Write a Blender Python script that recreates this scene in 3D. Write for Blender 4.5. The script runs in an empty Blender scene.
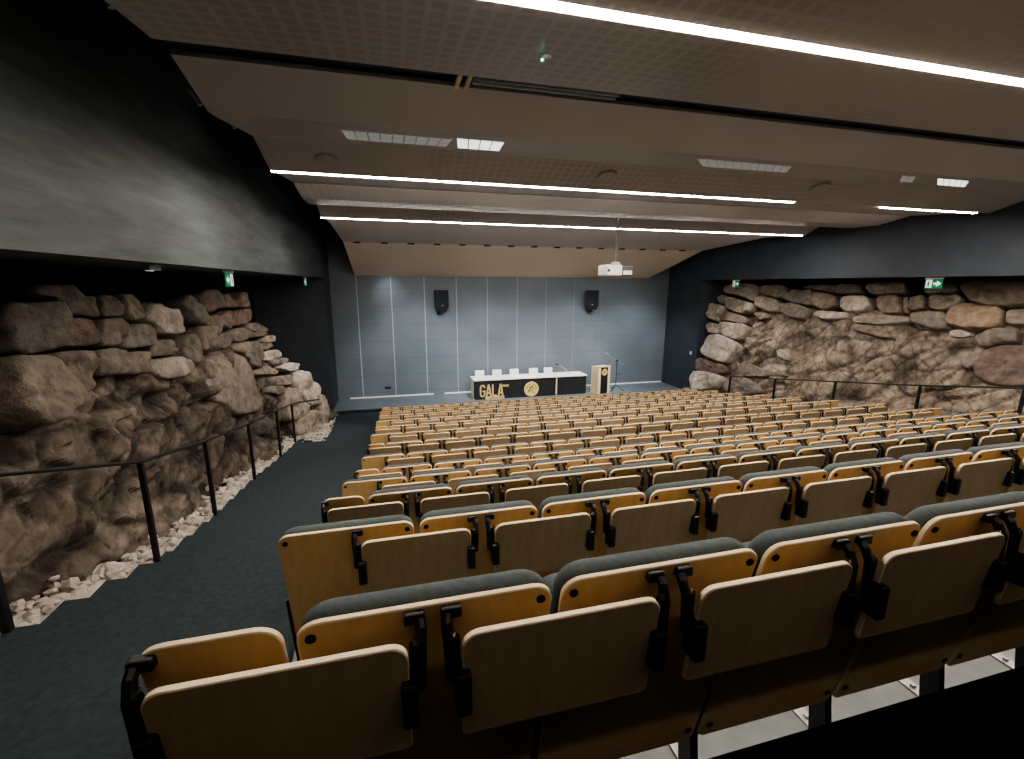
# Lecture hall between two exposed rock faces, seen from the top row. Units: metres (approx.); camera at origin before the final lift.
import bpy, bmesh, math, random
from mathutils import Vector, Matrix, noise
random.seed(7)
C = bpy.context.scene.collection
PI = math.pi
LIFT = 4.3

def itp(t, x):
    if x <= t[0][0]: return t[0][1]
    for (a, b), (c, d) in zip(t, t[1:]):
        if x <= c: return b + (d - b) * (x - a) / (c - a)
    return t[-1][1]

# ------------------------------------------------------------------ materials
def mat(name, col=(.5,.5,.5), rough=.6, metal=0.0, emit=None, estr=0.0, spec=None):
    m = bpy.data.materials.new(name); m.use_nodes = True
    b = m.node_tree.nodes['Principled BSDF']
    b.inputs['Base Color'].default_value = (*col, 1); b.inputs['Roughness'].default_value = rough
    b.inputs['Metallic'].default_value = metal
    if spec is not None: b.inputs['Specular IOR Level'].default_value = spec
    if emit: b.inputs['Emission Color'].default_value = (*emit, 1); b.inputs['Emission Strength'].default_value = estr
    return m
def nodes(m): return m.node_tree.nodes, m.node_tree.links, m.node_tree.nodes['Principled BSDF']
def N(nt, typ, **kw):
    n = nt.new(typ)
    for k, v in kw.items():
        if k in n.inputs: n.inputs[k].default_value = v
        else: setattr(n, k, v)
    return n
def noisy(m, c1, c2, scale=(1,1,1), nscale=4.0, detail=6.0, bump=0.0, bscale=None, c3=None, rough=None):
    nt, lk, b = nodes(m)
    tc = N(nt, 'ShaderNodeTexCoord'); mp = N(nt, 'ShaderNodeMapping'); mp.inputs['Scale'].default_value = scale
    lk.new(tc.outputs['Object'], mp.inputs['Vector'])
    nz = N(nt, 'ShaderNodeTexNoise', Scale=nscale, Detail=detail, Roughness=.62); lk.new(mp.outputs[0], nz.inputs['Vector'])
    cr = N(nt, 'ShaderNodeValToRGB'); e = cr.color_ramp.elements
    e[0].position = .32; e[0].color = (*c1, 1); e[1].position = .68; e[1].color = (*c2, 1)
    if c3: x = e.new(.5); x.color = (*c3, 1)
    lk.new(nz.outputs['Fac'], cr.inputs[0]); lk.new(cr.outputs[0], b.inputs['Base Color'])
    if bump:
        n2 = N(nt, 'ShaderNodeTexNoise', Scale=bscale or nscale * 3, Detail=8.0, Roughness=.65); lk.new(mp.outputs[0], n2.inputs['Vector'])
        bp = N(nt, 'ShaderNodeBump', Strength=bump, Distance=.05); lk.new(n2.outputs['Fac'], bp.inputs['Height']); lk.new(bp.outputs[0], b.inputs['Normal'])
    return m

M = {}
M['ply'] = noisy(mat('birch plywood face', rough=.42), (.69,.455,.185), (.79,.545,.25), scale=(9,9,.9), nscale=3.0, c3=(.74,.50,.217))
M['ply_edge'] = mat('pale plywood edge', (.82,.66,.46), .5)
M['tab'] = noisy(mat('birch tablet face', rough=.45), (.38,.268,.152), (.45,.325,.19), scale=(9,9,.9), nscale=3.0)
M['fabric'] = noisy(mat('grey green upholstery', rough=.95), (.060,.075,.078), (.085,.105,.108), nscale=60, bump=.15, bscale=300)
M['black'] = mat('black painted steel', (.008,.008,.009), .45)
M['bolt'] = mat('dark bolt head', (.01,.01,.01), .3, .6)
M['steel'] = mat('dull floor plate steel', (.30,.30,.30), .4, .6)
M['chrome'] = mat('bright steel', (.6,.6,.6), .25, 1.0)
M['carpet'] = noisy(mat('dark aisle carpet', rough=1.0, spec=.1), (.030,.040,.046), (.045,.057,.064), nscale=25, bump=.1, bscale=200)
M['shadecarpet'] = noisy(mat('shadowed dark landing carpet', rough=1.0, spec=.05), (.004,.004,.005), (.008,.008,.009), nscale=25)  # dark carpet, with the shadow over the landing put into its colour
M['tier'] = noisy(mat('pale grey tier floor', rough=.55), (.15,.165,.165), (.20,.215,.21), nscale=6)
M['stage'] = noisy(mat('blue grey stage floor', rough=.5), (.125,.150,.172), (.155,.18,.20), nscale=3)
M['concrete'] = None
M['dark'] = mat('black recess paint', (.012,.013,.016), .9)
M['darkblue'] = noisy(mat('dark blue grey wall paint', rough=.7), (.036,.046,.060), (.050,.062,.078), nscale=2)
M['slot'] = mat('navy slot lining', (.05,.05,.075), .7)
M['white'] = mat('white paint', (.8,.8,.79), .45)
M['strip'] = mat('led diffuser', (.9,.9,.9), .5, emit=(1,.89,.78), estr=74.0)
M['strip_fill'] = mat('added fill diffuser', (.9,.9,.9), .5, emit=(1,.89,.78), estr=7.0)  # for the unseen strip added over the landing
M['strip3'] = mat('led diffuser stage end', (.9,.9,.9), .5, emit=(1,.90,.80), estr=84.0)
M['strip2'] = mat('led diffuser dim line', (.9,.9,.9), .5, emit=(1,.90,.80), estr=1.6)
M['glow'] = mat('glowing reflection patch', (.7,.7,.68), .5, emit=(.95,.97,.92), estr=.75)  # strip light reflection painted as emission
M['glow2'] = mat('faintly glowing reflection patch', (.5,.5,.48), .5, emit=(.9,.92,.88), estr=.07)  # weaker reflection, also painted as emission
M['woodpanel'] = noisy(mat('smooth wooden soffit', rough=.5), (.78,.60,.44), (.84,.66,.49), scale=(.5,6,6), nscale=2.0)
M['pale_wood'] = noisy(mat('pale maple panel', rough=.5), (.70,.56,.36), (.78,.64,.43), scale=(8,8,.8), nscale=3)
M['table_top'] = mat('white laminate', (.85,.82,.76), .4)
M['banner'] = mat('matt black banner', (.012,.012,.013), .6)
M['gold'] = mat('flat gold print', (.66,.50,.20), .5)
M['goldline'] = mat('dark print line', (.10,.065,.012), .6)
M['speaker'] = mat('black speaker cabinet', (.012,.014,.018), .7)
M['green'] = mat('exit sign green', (.0,.16,.07), .4, emit=(.0,.22,.10), estr=.15)
M['signwhite'] = mat('exit sign white', (.8,.9,.85), .4, emit=(.75,.95,.85), estr=.22)
M['lens'] = mat('dark glass', (.02,.02,.03), .1)
M['mic'] = mat('matt silver tube', (.5,.52,.54), .35, .7)

def rockmat(name, c1, c2, c3, bump=.6):
    m = mat(name, rough=.9, spec=.2)
    nt, lk, b = nodes(m)
    tc = N(nt, 'ShaderNodeTexCoord'); geo = N(nt, 'ShaderNodeNewGeometry')
    n1 = N(nt, 'ShaderNodeTexNoise', Scale=1.3, Detail=8.0, Roughness=.65); n2 = N(nt, 'ShaderNodeTexNoise', Scale=7.0, Detail=6.0, Roughness=.55)
    n3 = N(nt, 'ShaderNodeTexNoise', Scale=26.0, Detail=6.0, Roughness=.7)
    for n in (n1, n2, n3): lk.new(geo.outputs['Position'], n.inputs['Vector'])
    cr = N(nt, 'ShaderNodeValToRGB'); e = cr.color_ramp.elements
    e[0].position = .34; e[0].color = (*c1, 1); e[1].position = .66; e[1].color = (*c2, 1); x = e.new(.5); x.color = (*c3, 1)
    lk.new(n1.outputs['Fac'], cr.inputs[0])
    mr = N(nt, 'ShaderNodeMapRange'); mr.inputs['From Min'].default_value = .35; mr.inputs['From Max'].default_value = .7
    mr.inputs['To Min'].default_value = .68; mr.inputs['To Max'].default_value = 1.22; lk.new(n2.outputs['Fac'], mr.inputs['Value'])
    mx = N(nt, 'ShaderNodeMix', data_type='RGBA', blend_type='MULTIPLY'); mx.inputs['Factor'].default_value = 1
    lk.new(cr.outputs[0], mx.inputs[6]); lk.new(mr.outputs[0], mx.inputs[7]); at = N(nt, 'ShaderNodeAttribute', attribute_name='tone'); m4 = N(nt, 'ShaderNodeMix', data_type='RGBA', blend_type='MULTIPLY'); m4.inputs['Factor'].default_value = 1
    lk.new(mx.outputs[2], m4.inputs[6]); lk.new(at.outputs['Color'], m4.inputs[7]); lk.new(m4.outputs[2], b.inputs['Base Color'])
    ad = N(nt, 'ShaderNodeMath', operation='MULTIPLY_ADD'); ad.inputs[1].default_value = 2.5
    lk.new(n2.outputs['Fac'], ad.inputs[0]); lk.new(n3.outputs['Fac'], ad.inputs[2])
    bp = N(nt, 'ShaderNodeBump', Strength=bump, Distance=.03); lk.new(ad.outputs[0], bp.inputs['Height']); lk.new(bp.outputs[0], b.inputs['Normal'])
    return m
M['rock'] = rockmat('brown bedrock', (.175,.146,.125), (.345,.300,.260), (.262,.223,.190), .45)
M['stone'] = [rockmat('brown stone', (.165,.130,.106), (.28,.235,.196), (.223,.182,.149)), rockmat('tan stone', (.225,.187,.152), (.345,.297,.247), (.285,.242,.199)),
              rockmat('grey stone', (.155,.132,.112), (.262,.230,.200), (.208,.180,.155)), rockmat('reddish stone', (.170,.122,.104), (.27,.208,.180), (.218,.163,.141)),
              rockmat('pale stone', (.33,.285,.245), (.49,.437,.385), (.41,.36,.313))]
M['orange'] = rockmat('orange stone', (.24,.17,.12), (.345,.26,.19), (.292,.215,.153))
M['gravel'] = rockmat('pale gravel', (.34,.30,.26), (.56,.51,.46), (.45,.405,.36))

def concrete():
    m = mat('dark board marked concrete', rough=.6, spec=.35)
    nt, lk, b = nodes(m); tc = N(nt, 'ShaderNodeTexCoord')
    mp = N(nt, 'ShaderNodeMapping'); mp.inputs['Scale'].default_value = (1,.35,2.2); lk.new(tc.outputs['Object'], mp.inputs[0])
    n1 = N(nt, 'ShaderNodeTexNoise', Scale=1.6, Detail=9.0, Roughness=.68); lk.new(mp.outputs[0], n1.inputs['Vector'])
    cr = N(nt, 'ShaderNodeValToRGB'); e = cr.color_ramp.elements
    e[0].position = .30; e[0].color = (.030,.040,.043,1); e[1].position = .68; e[1].color = (.105,.125,.125,1)
    lk.new(n1.outputs['Fac'], cr.inputs[0])
    sx = N(nt, 'ShaderNodeSeparateXYZ'); lk.new(tc.outputs['Object'], sx.inputs[0])
    md = N(nt, 'ShaderNodeMath', operation='FRACT'); ml = N(nt, 'ShaderNodeMath', operation='MULTIPLY'); ml.inputs[1].default_value = 5.5
    lk.new(sx.outputs['Z'], ml.inputs[0]); lk.new(ml.outputs[0], md.inputs[0])
    gt = N(nt, 'ShaderNodeMath', operation='LESS_THAN'); gt.inputs[1].default_value = .05; lk.new(md.outputs[0], gt.inputs[0])
    mx = N(nt, 'ShaderNodeMix', data_type='RGBA', blend_type='MULTIPLY'); mx.inputs[7].default_value = (.86,.86,.86,1)
    lk.new(gt.outputs[0], mx.inputs['Factor']); lk.new(cr.outputs[0], mx.inputs[6]); lk.new(mx.outputs[2], b.inputs['Base Color'])
    bp = N(nt, 'ShaderNodeBump', Strength=.25, Distance=.02); lk.new(n1.outputs['Fac'], bp.inputs['Height']); lk.new(bp.outputs[0], b.inputs['Normal'])
    return m
M['concrete'] = concrete()

def backwall():
    m = mat('blue grey panelled wall', rough=.5, spec=.35)
    nt, lk, b = nodes(m); tc = N(nt, 'ShaderNodeTexCoord'); sx = N(nt, 'ShaderNodeSeparateXYZ'); lk.new(tc.outputs['Object'], sx.inputs[0])
    def line(axis, off, period, width):
        a = N(nt, 'ShaderNodeMath', operation='SUBTRACT'); a.inputs[1].default_value = off; lk.new(sx.outputs[axis], a.inputs[0])
        d = N(nt, 'ShaderNodeMath', operation='DIVIDE'); d.inputs[1].default_value = period; lk.new(a.outputs[0], d.inputs[0])
        f = N(nt, 'ShaderNodeMath', operation='FRACT'); lk.new(d.outputs[0], f.inputs[0])
        l = N(nt, 'ShaderNodeMath', operation='LESS_THAN'); l.inputs[1].default_value = width / period; lk.new(f.outputs[0], l.inputs[0])
        return l
    v = line('X', -1.29, 1.177, .035); h = line('Z', -3.33, .633, .018)
    nz = N(nt, 'ShaderNodeTexNoise', Scale=1.1, Detail=3.0); lk.new(tc.outputs['Object'], nz.inputs['Vector'])
    cr = N(nt, 'ShaderNodeValToRGB'); e = cr.color_ramp.elements
    e[0].position = .3; e[0].color = (.125,.148,.168,1); e[1].position = .7; e[1].color = (.150,.174,.195,1); lk.new(nz.outputs['Fac'], cr.inputs[0])
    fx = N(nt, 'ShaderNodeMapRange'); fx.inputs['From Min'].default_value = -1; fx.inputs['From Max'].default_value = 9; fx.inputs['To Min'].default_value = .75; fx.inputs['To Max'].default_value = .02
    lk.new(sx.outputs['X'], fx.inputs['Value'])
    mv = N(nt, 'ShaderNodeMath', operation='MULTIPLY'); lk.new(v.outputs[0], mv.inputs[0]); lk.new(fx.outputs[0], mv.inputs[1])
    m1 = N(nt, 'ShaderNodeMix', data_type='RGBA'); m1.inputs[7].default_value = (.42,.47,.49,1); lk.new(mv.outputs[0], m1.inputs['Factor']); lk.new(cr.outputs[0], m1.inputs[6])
    mh = N(nt, 'ShaderNodeMath', operation='MULTIPLY'); mh.inputs[1].default_value = .3; lk.new(h.outputs[0], mh.inputs[0])
    m2 = N(nt, 'ShaderNodeMix', data_type='RGBA'); m2.inputs[7].default_value = (.03,.045,.055,1); lk.new(mh.outputs[0], m2.inputs['Factor']); lk.new(m1.outputs[2], m2.inputs[6])
    lk.new(m2.outputs[2], b.inputs['Base Color'])
    return m
M['backwall'] = backwall()

def ceilmat():
    m = mat('perforated ceiling board', rough=.38, spec=.5)
    nt, lk, b = nodes(m); tc = N(nt, 'ShaderNodeTexCoord'); sx = N(nt, 'ShaderNodeSeparateXYZ'); lk.new(tc.outputs['Object'], sx.inputs[0])
    fs = []
    for ax in ('X', 'Y'):
        d = N(nt, 'ShaderNodeMath', operation='DIVIDE'); d.inputs[1].default_value = .105; lk.new(sx.outputs[ax], d.inputs[0])
        f = N(nt, 'ShaderNodeMath', operation='FRACT'); lk.new(d.outputs[0], f.inputs[0])
        l = N(nt, 'ShaderNodeMath', operation='GREATER_THAN'); l.inputs[1].default_value = .3; lk.new(f.outputs[0], l.inputs[0]); fs.append(l)
    mu = N(nt, 'ShaderNodeMath', operation='MULTIPLY'); lk.new(fs[0].outputs[0], mu.inputs[0]); lk.new(fs[1].outputs[0], mu.inputs[1])
    nz = N(nt, 'ShaderNodeTexNoise', Scale=.55, Detail=2.0); lk.new(tc.outputs['Object'], nz.inputs['Vector'])
    mr = N(nt, 'ShaderNodeMapRange'); mr.inputs['From Min'].default_value = .42; mr.inputs['From Max'].default_value = .6; mr.inputs['To Min'].default_value = .12; mr.inputs['To Max'].default_value = 1.0
    lk.new(nz.outputs['Fac'], mr.inputs['Value'])
    m2 = N(nt, 'ShaderNodeMath', operation='MULTIPLY'); lk.new(mu.outputs[0], m2.inputs[0]); lk.new(mr.outputs[0], m2.inputs[1])
    mx = N(nt, 'ShaderNodeMix', data_type='RGBA'); mx.inputs[6].default_value = (.46,.405,.378,1); mx.inputs[7].default_value = (.375,.328,.305,1)
    lk.new(m2.outputs[0], mx.inputs['Factor']); lk.new(mx.outputs[2], b.inputs['Base Color'])
    return m
M['ceiling'] = ceilmat()
M['litboard'] = noisy(mat('brightened ceiling board', rough=.45), (.64,.545,.48), (.70,.60,.53), nscale=.8)  # lighter copy of the board, stage light put into its colour
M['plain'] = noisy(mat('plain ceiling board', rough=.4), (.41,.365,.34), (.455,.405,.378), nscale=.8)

# ------------------------------------------------------------------ mesh helpers
def obj(name, bm, m, parent=None, smooth=False, loc=None, rotz=0):
    me = bpy.data.meshes.new(name); bm.normal_update(); bm.to_mesh(me); bm.free()
    for x in (m if isinstance(m, (list, tuple)) else [m]): me.materials.append(x)
    if smooth:
        for p in me.polygons: p.use_smooth = True
    o = bpy.data.objects.new(name, me); C.objects.link(o)
    if parent: o.parent = parent
    if loc: o.location = loc
    if rotz: o.rotation_euler = (0, 0, rotz)
    return o
def tag(o, label, cat, group=None, kind=None):
    o['label'] = label; o['category'] = cat
    if group: o['group'] = group
    if kind: o['kind'] = kind
    return o
def tone(o, vals=None):
    ca = o.data.color_attributes.new('tone', 'FLOAT_COLOR', 'POINT')
    n = len(o.data.vertices); buf = []
    for k in range(n):
        c = vals[k] if vals else (1,1,1)
        buf += [c[0], c[1], c[2], 1.0]
    ca.data.foreach_set('color', buf)
    return o
def thing(name, label, cat, loc=(0,0,0), rotz=0, group=None):
    o = bpy.data.objects.new(name, None); C.objects.link(o); o.location = loc; o.rotation_euler = (0,0,rotz); o.empty_display_size = .1
    return tag(o, label, cat, group)
def struct(name, bm, m, smooth=False):
    o = obj(name, bm, m, None, smooth); o['kind'] = 'structure'; return o
def box(bm, x0, x1, y0, y1, z0, z1, mi=0, bev=0):
    t = bm if not bev else bmesh.new()
    v = [t.verts.new(p) for p in ((x0,y0,z0),(x1,y0,z0),(x1,y1,z0),(x0,y1,z0),(x0,y0,z1),(x1,y0,z1),(x1,y1,z1),(x0,y1,z1))]
    fs = [t.faces.new([v[i] for i in q]) for q in ((3,2,1,0),(4,5,6,7),(0,1,5,4),(1,2,6,5),(2,3,7,6),(3,0,4,7))]
    for f in fs: f.material_index = mi
    if bev:
        bmesh.ops.bevel(t, geom=list(t.edges), offset=bev, segments=2, affect='EDGES', profile=.5)
        merge(bm, t)
    return bm
def merge(bm, other, mtx=None):
    if mtx is not None: other.transform(mtx)
    me = bpy.data.meshes.new('tmp'); other.to_mesh(me); other.free(); bm.from_mesh(me); bpy.data.meshes.remove(me)
def tube(bm, pts, r, n=10, cap=True, radii=None):
    pts = [Vector(p) for p in pts]; rings = []
    for i, p in enumerate(pts):
        d = (pts[min(i+1, len(pts)-1)] - pts[max(i-1, 0)]).normalized()
        a = d.orthogonal() if i == 0 else (a - d * a.dot(d))
        a.normalize(); b = d.cross(a); rr = radii[i] if radii else r
        rings.append([bm.verts.new(p + (a*math.cos(2*PI*k/n) + b*math.sin(2*PI*k/n)) * rr) for k in range(n)])
    for r0, r1 in zip(rings, rings[1:]):
        for k in range(n): bm.faces.new((r0[k], r0[(k+1)%n], r1[(k+1)%n], r1[k]))
    if cap:
        bm.faces.new(rings[0][::-1]); bm.faces.new(rings[-1])
    return bm
def rrect(w, h, r, n=6, r2=None):
    """Outline of a rounded rectangle in (x,z), top edge at z=0, bottom at -h, counter-clockwise seen from -y."""
    r2 = r if r2 is None else r2; out = []
    for cx, cz, a0, rr in ((w/2-r, -r, 0, r), (-w/2+r, -r, PI/2, r), (-w/2+r2, -h+r2, PI, r2), (w/2-r2, -h+r2, 1.5*PI, r2)):
        for k in range(n+1):
            a = a0 + PI/2*k/n; out.append((cx + rr*math.cos(a), cz + rr*math.sin(a)))
    return out
def board(out, y0, y1, ch=.0025):
    """Board from outline, front at y0 (towards the back rows), rear at y1; side faces use material 1."""
    bm = bmesh.new()
    cx = sum(p[0] for p in out)/len(out); cz = sum(p[1] for p in out)/len(out)
    w = max(p[0] for p in out)-min(p[0] for p in out); h = max(p[1] for p in out)-min(p[1] for p in out)
    sc = lambda p: (cx+(p[0]-cx)*(1-2*ch/w), cz+(p[1]-cz)*(1-2*ch/h))
    loops = []
    for y, f in ((y0, True), (y0+ch, False), (y1-ch, False), (y1, True)):
        loops.append([bm.verts.new(((sc(p) if f else p)[0], y, (sc(p) if f else p)[1])) for p in out])
    n = len(out)
    f = bm.faces.new(loops[0]); g = bm.faces.new(loops[-1][::-1])
    for a, b in zip(loops, loops[1:]):
        for k in range(n):
            q = bm.faces.new((a[(k+1)%n], a[k], b[k], b[(k+1)%n])); q.material_index = 1
    return bm
def pillow(out, y0, depth, rnd):
    """Cushion: outline at y0 swelling to y0+depth with rounded front edge."""
    bm = bmesh.new(); n = len(out)
    cx = sum(p[0] for p in out)/n; cz = sum(p[1] for p in out)/n
    w = max(p[0] for p in out)-min(p[0] for p in out); h = max(p[1] for p in out)-min(p[1] for p in out)
    loops = []
    st = [(0, rnd*.5), (rnd*.3, 0), (depth-rnd, 0)] + [(depth-rnd+rnd*math.sin(a), rnd*(1-math.cos(a))) for a in (PI/8, PI/4, 3*PI/8, PI/2)] + [(depth+.012, min(w, h)*.3)]
    for y, ins in st:
        loops.append([bm.verts.new((cx+(p[0]-cx)*(1-2*ins/w), y0+y, cz+(p[1]-cz)*(1-2*ins/h))) for p in out])
    bm.faces.new(loops[0]); bm.faces.new(loops[-1][::-1])
    for a, b in zip(loops, loops[1:]):
        for k in range(n): bm.faces.new((a[(k+1)%n], a[k], b[k], b[(k+1)%n]))
    return bm
def disc(bm, x, z, y0, y1, r, n=12):
    a = [bm.verts.new((x+r*math.cos(2*PI*k/n), y0, z+r*math.sin(2*PI*k/n))) for k in range(n)]
    b = [bm.verts.new((x+r*math.cos(2*PI*k/n), y1, z+r*math.sin(2*PI*k/n))) for k in range(n)]
    bm.faces.new(a); bm.faces.new(b[::-1])
    for k in range(n): bm.faces.new((a[(k+1)%n], a[k], b[k], b[(k+1)%n]))
    return bm
def copy_tree(o, parent=None):
    c = o.copy(); C.objects.link(c)
    if parent: c.parent = parent
    for ch in o.children: copy_tree(ch, c)
    return c
ORD = ['zeroth','first','second','third','fourth','fifth','sixth','seventh','eighth','ninth','tenth','eleventh','twelfth','thirteenth','fourteenth','fifteenth','sixteenth','seventeenth','eighteenth']

# ------------------------------------------------------------------ layout tables
P = .55; X0 = -.504; NSEAT = 18
ZT = [-.64,-.97,-1.285,-1.60,-1.895,-2.115,-2.29,-2.455,-2.62,-2.79,-2.95,-3.11,-3.27]
RY = [.837 + .952*i for i in range(13)]
ZF = [z - 1.0 for z in ZT]
AISLE = [(-3,-1.0),(0,-1.25),(3.14,-2.22),(4.94,-2.83),(6.45,-3.1),(8.1,-3.3),(10,-3.63),(11.46,-3.82),(15.4,-4.27),(18,-4.27)]
RF = [(-1,-1.33)] + [(RY[i], ZT[i]-.8) for i in range(13)] + [(14.5,-4.27),(18,-4.27)]
LB = [(1,-2.78),(9,-2.78),(10.5,-2.80),(11.6,-2.78),(12.4,-2.55),(13.2,-2.32),(14.4,-2.08),(15.6,-1.98)]
RB = [(1,11.0),(11,11.0),(13,10.85),(14.9,10.65)]
astep = lambda t, y: itp(t, .867 + math.floor((y-.867)/.476)*.476 + .26)
STAGE_Y, STAGE_Z, FRONT_Z = 15.55, -4.15, -4.28
XL, XR, XC0, XC1 = -2.15, 11.2, -1.3, 10.25
BACK = 17.1

LEFT_STONES = [
 ('huge squared',[(4.69,-0.17),(5.02,-0.18),(5.32,-0.19),(5.34,-0.26),(5.21,-0.54),(5.2,-0.61),(4.95,-0.62),(4.75,-0.62),(4.49,-0.55)]),
 ('long dark',[(5.09,-0.03),(5.58,-0.03),(5.71,-0.12),(5.94,-0.16),(5.93,-0.26),(5.85,-0.37),(5.71,-0.37),(5.59,-0.33),(5.32,-0.32),(5.35,-0.2),(5.29,-0.16),(5.04,-0.12)]),
 ('squat reddish',[(5.33,-0.34),(5.68,-0.37),(5.75,-0.42),(5.63,-0.63),(5.54,-0.65),(5.23,-0.61),(5.22,-0.54)]),
 ('upright grey',[(6.01,-0.17),(6.18,-0.13),(6.31,-0.14),(6.39,-0.24),(6.33,-0.39),(5.91,-0.37)]),
 ('tilted narrow',[(6.45,-0.14),(6.68,-0.13),(6.89,-0.21),(6.71,-0.46),(6.41,-0.45),(6.4,-0.34)]),
 ('wedge shaped',[(5.8,-0.4),(6.03,-0.39),(6.22,-0.4),(6.33,-0.51),(6.27,-0.58),(5.93,-0.71),(5.67,-0.67),(5.68,-0.58)]),
 ('round backed',[(6.42,-0.49),(6.85,-0.52),(6.95,-0.61),(6.78,-0.8),(6.43,-0.78),(6.1,-0.76),(6.01,-0.7)]),
 ('pale faced squared',[(6.91,-0.28),(7.18,-0.28),(7.42,-0.37),(7.65,-0.38),(7.68,-0.71),(7.49,-0.74),(6.97,-0.68),(6.95,-0.56),(6.75,-0.48)]),
 ('lumpy grey',[(5.6,-0.7),(5.96,-0.72),(6.15,-0.8),(6.15,-0.95),(5.99,-1.03),(5.5,-0.96),(5.53,-0.86)]),
 ('small blocky',[(6.19,-0.8),(6.59,-0.85),(6.44,-1.11),(6.07,-1.04),(6.12,-0.86)]),
 ('enormous hanging',[(4.47,-0.59),(4.85,-0.64),(4.93,-0.7),(5.05,-0.87),(5.02,-1.02),(4.99,-1.12),(4.87,-1.15),(4.68,-1.2),(4.5,-1.21),(4.38,-1.14),(4.27,-0.95)]),
 ('big rounded',[(4.92,-0.64),(5.23,-0.65),(5.44,-0.69),(5.53,-0.84),(5.43,-1.03),(5.26,-1.08),(5.02,-1.08),(5.02,-0.99),(5.04,-0.85),(4.97,-0.77)]),
 ('flat faced brown',[(6.84,-0.74),(7.31,-0.77),(7.44,-0.89),(7.33,-1.01),(6.71,-0.94)]),
 ('pale tipped',[(6.57,-1.02),(6.82,-0.97),(7.5,-1.05),(7.68,-1.22),(7.36,-1.32),(6.82,-1.26),(6.58,-1.14)]),
 ('tall upright',[(8.04,-0.17),(8.53,-0.3),(8.51,-0.61),(8.42,-0.65),(8.05,-0.61),(7.88,-0.25)]),
 ('reddish brown',[(8.72,-0.13),(9.62,-0.11),(9.8,-0.24),(9.6,-0.43),(8.81,-0.52),(8.66,-0.42),(8.57,-0.24)]),
 ('shadowed flat',[(9.85,-0.18),(10.55,-0.34),(10.48,-0.49),(9.63,-0.45)]),
 ('slim upright',[(10.76,-0.19),(11.27,-0.18),(11.19,-0.43),(11.07,-0.52),(10.55,-0.48)]),
 ('rust stained',[(10.06,-0.54),(11.18,-0.53),(11.34,-0.64),(10.99,-0.85),(9.93,-0.83)]),
 ('blunt grey',[(8.62,-0.56),(9.2,-0.54),(9.44,-0.69),(9.1,-0.88),(8.77,-0.88),(8.61,-0.68)]),
 ('cracked reddish',[(9.26,-0.58),(9.99,-0.5),(9.99,-0.76),(9.68,-0.87),(9.31,-0.74)]),
 ('large pitted',[(7.52,-0.77),(8.06,-0.77),(8.1,-0.95),(8.06,-1.14),(7.68,-1.22),(7.42,-1.07)]),
 ('smooth upright',[(8.26,-0.68),(8.81,-0.73),(8.68,-1.05),(8.17,-1.08),(8.17,-0.9)]),
 ('dim brown',[(8.85,-0.89),(9.67,-0.89),(9.67,-1.08),(9.14,-1.18),(8.77,-1.09)]),
 ('jagged',[(9.88,-0.89),(10.56,-0.89),(10.85,-1.03),(10.57,-1.17),(9.99,-1.15),(9.74,-1.0)]),
 ('thin pointed',[(10.94,-0.84),(11.63,-0.88),(11.91,-1.05),(11.88,-1.13),(11.02,-1.04),(10.81,-0.93)]),
 ('thin flat',[(10.89,-1.05),(11.82,-1.11),(11.86,-1.22),(10.93,-1.16)]),
 ('short squared',[(11.61,-1.27),(11.85,-1.21),(12.14,-1.23),(12.11,-1.4),(11.56,-1.34)]),
 ('narrow sloping',[(11.42,-1.35),(12.0,-1.38),(12.1,-1.51),(11.26,-1.53)]),
 ('pale sloping',[(11.22,-1.59),(12.07,-1.57),(12.27,-1.76),(11.75,-1.8),(11.25,-1.72)]),
 ('oval',[(11.72,-1.78),(12.07,-1.77),(12.56,-1.87),(12.51,-1.98),(11.77,-1.94)]),
 ('pinkish flat',[(11.89,-2.0),(12.39,-1.96),(12.86,-2.07),(12.8,-2.25),(12.29,-2.19)]),
 ('broad slab like',[(10.39,-1.81),(11.54,-1.87),(12.0,-2.11),(11.82,-2.17),(10.55,-1.93)]),
 ('dark fronted',[(11.39,-2.14),(12.42,-2.29),(12.43,-2.58),(11.31,-2.31)]),
 ('small oval',[(11.03,-2.3),(11.86,-2.44),(11.94,-2.64),(11.63,-2.63),(10.99,-2.43)]),
 ('large pale',[(12.53,-2.24),(12.97,-2.28),(13.37,-2.59),(13.86,-2.91),(13.78,-3.43),(13.02,-3.3),(12.56,-2.8),(12.45,-2.53)]),
 ('front lit brown',[(12.06,-2.54),(12.52,-2.68),(12.63,-2.96),(12.96,-3.3),(12.78,-3.6),(11.8,-3.34),(11.85,-2.85)]),
 ('big squarish',[(12.1,-3.44),(13.17,-3.42),(13.37,-3.9),(13.18,-4.24),(12.47,-4.08),(12.03,-3.8)]),
 ('rust coloured small',[(13.83,-3.17),(14.14,-3.25),(14.18,-3.87),(13.94,-4.19),(13.51,-4.16),(13.59,-3.64)]),
 ('big smooth',[(7.94,-1.21),(9.09,-1.24),(9.81,-1.37),(10.12,-1.68),(10.35,-2.3),(10.16,-2.64),(8.77,-2.32),(8.08,-1.88),(7.82,-1.47)]),
 ('tan shouldered',[(9.43,-1.18),(10.09,-1.16),(11.2,-1.28),(11.19,-1.54),(10.81,-1.84),(10.37,-1.69),(10.0,-1.41)]),
]
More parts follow.
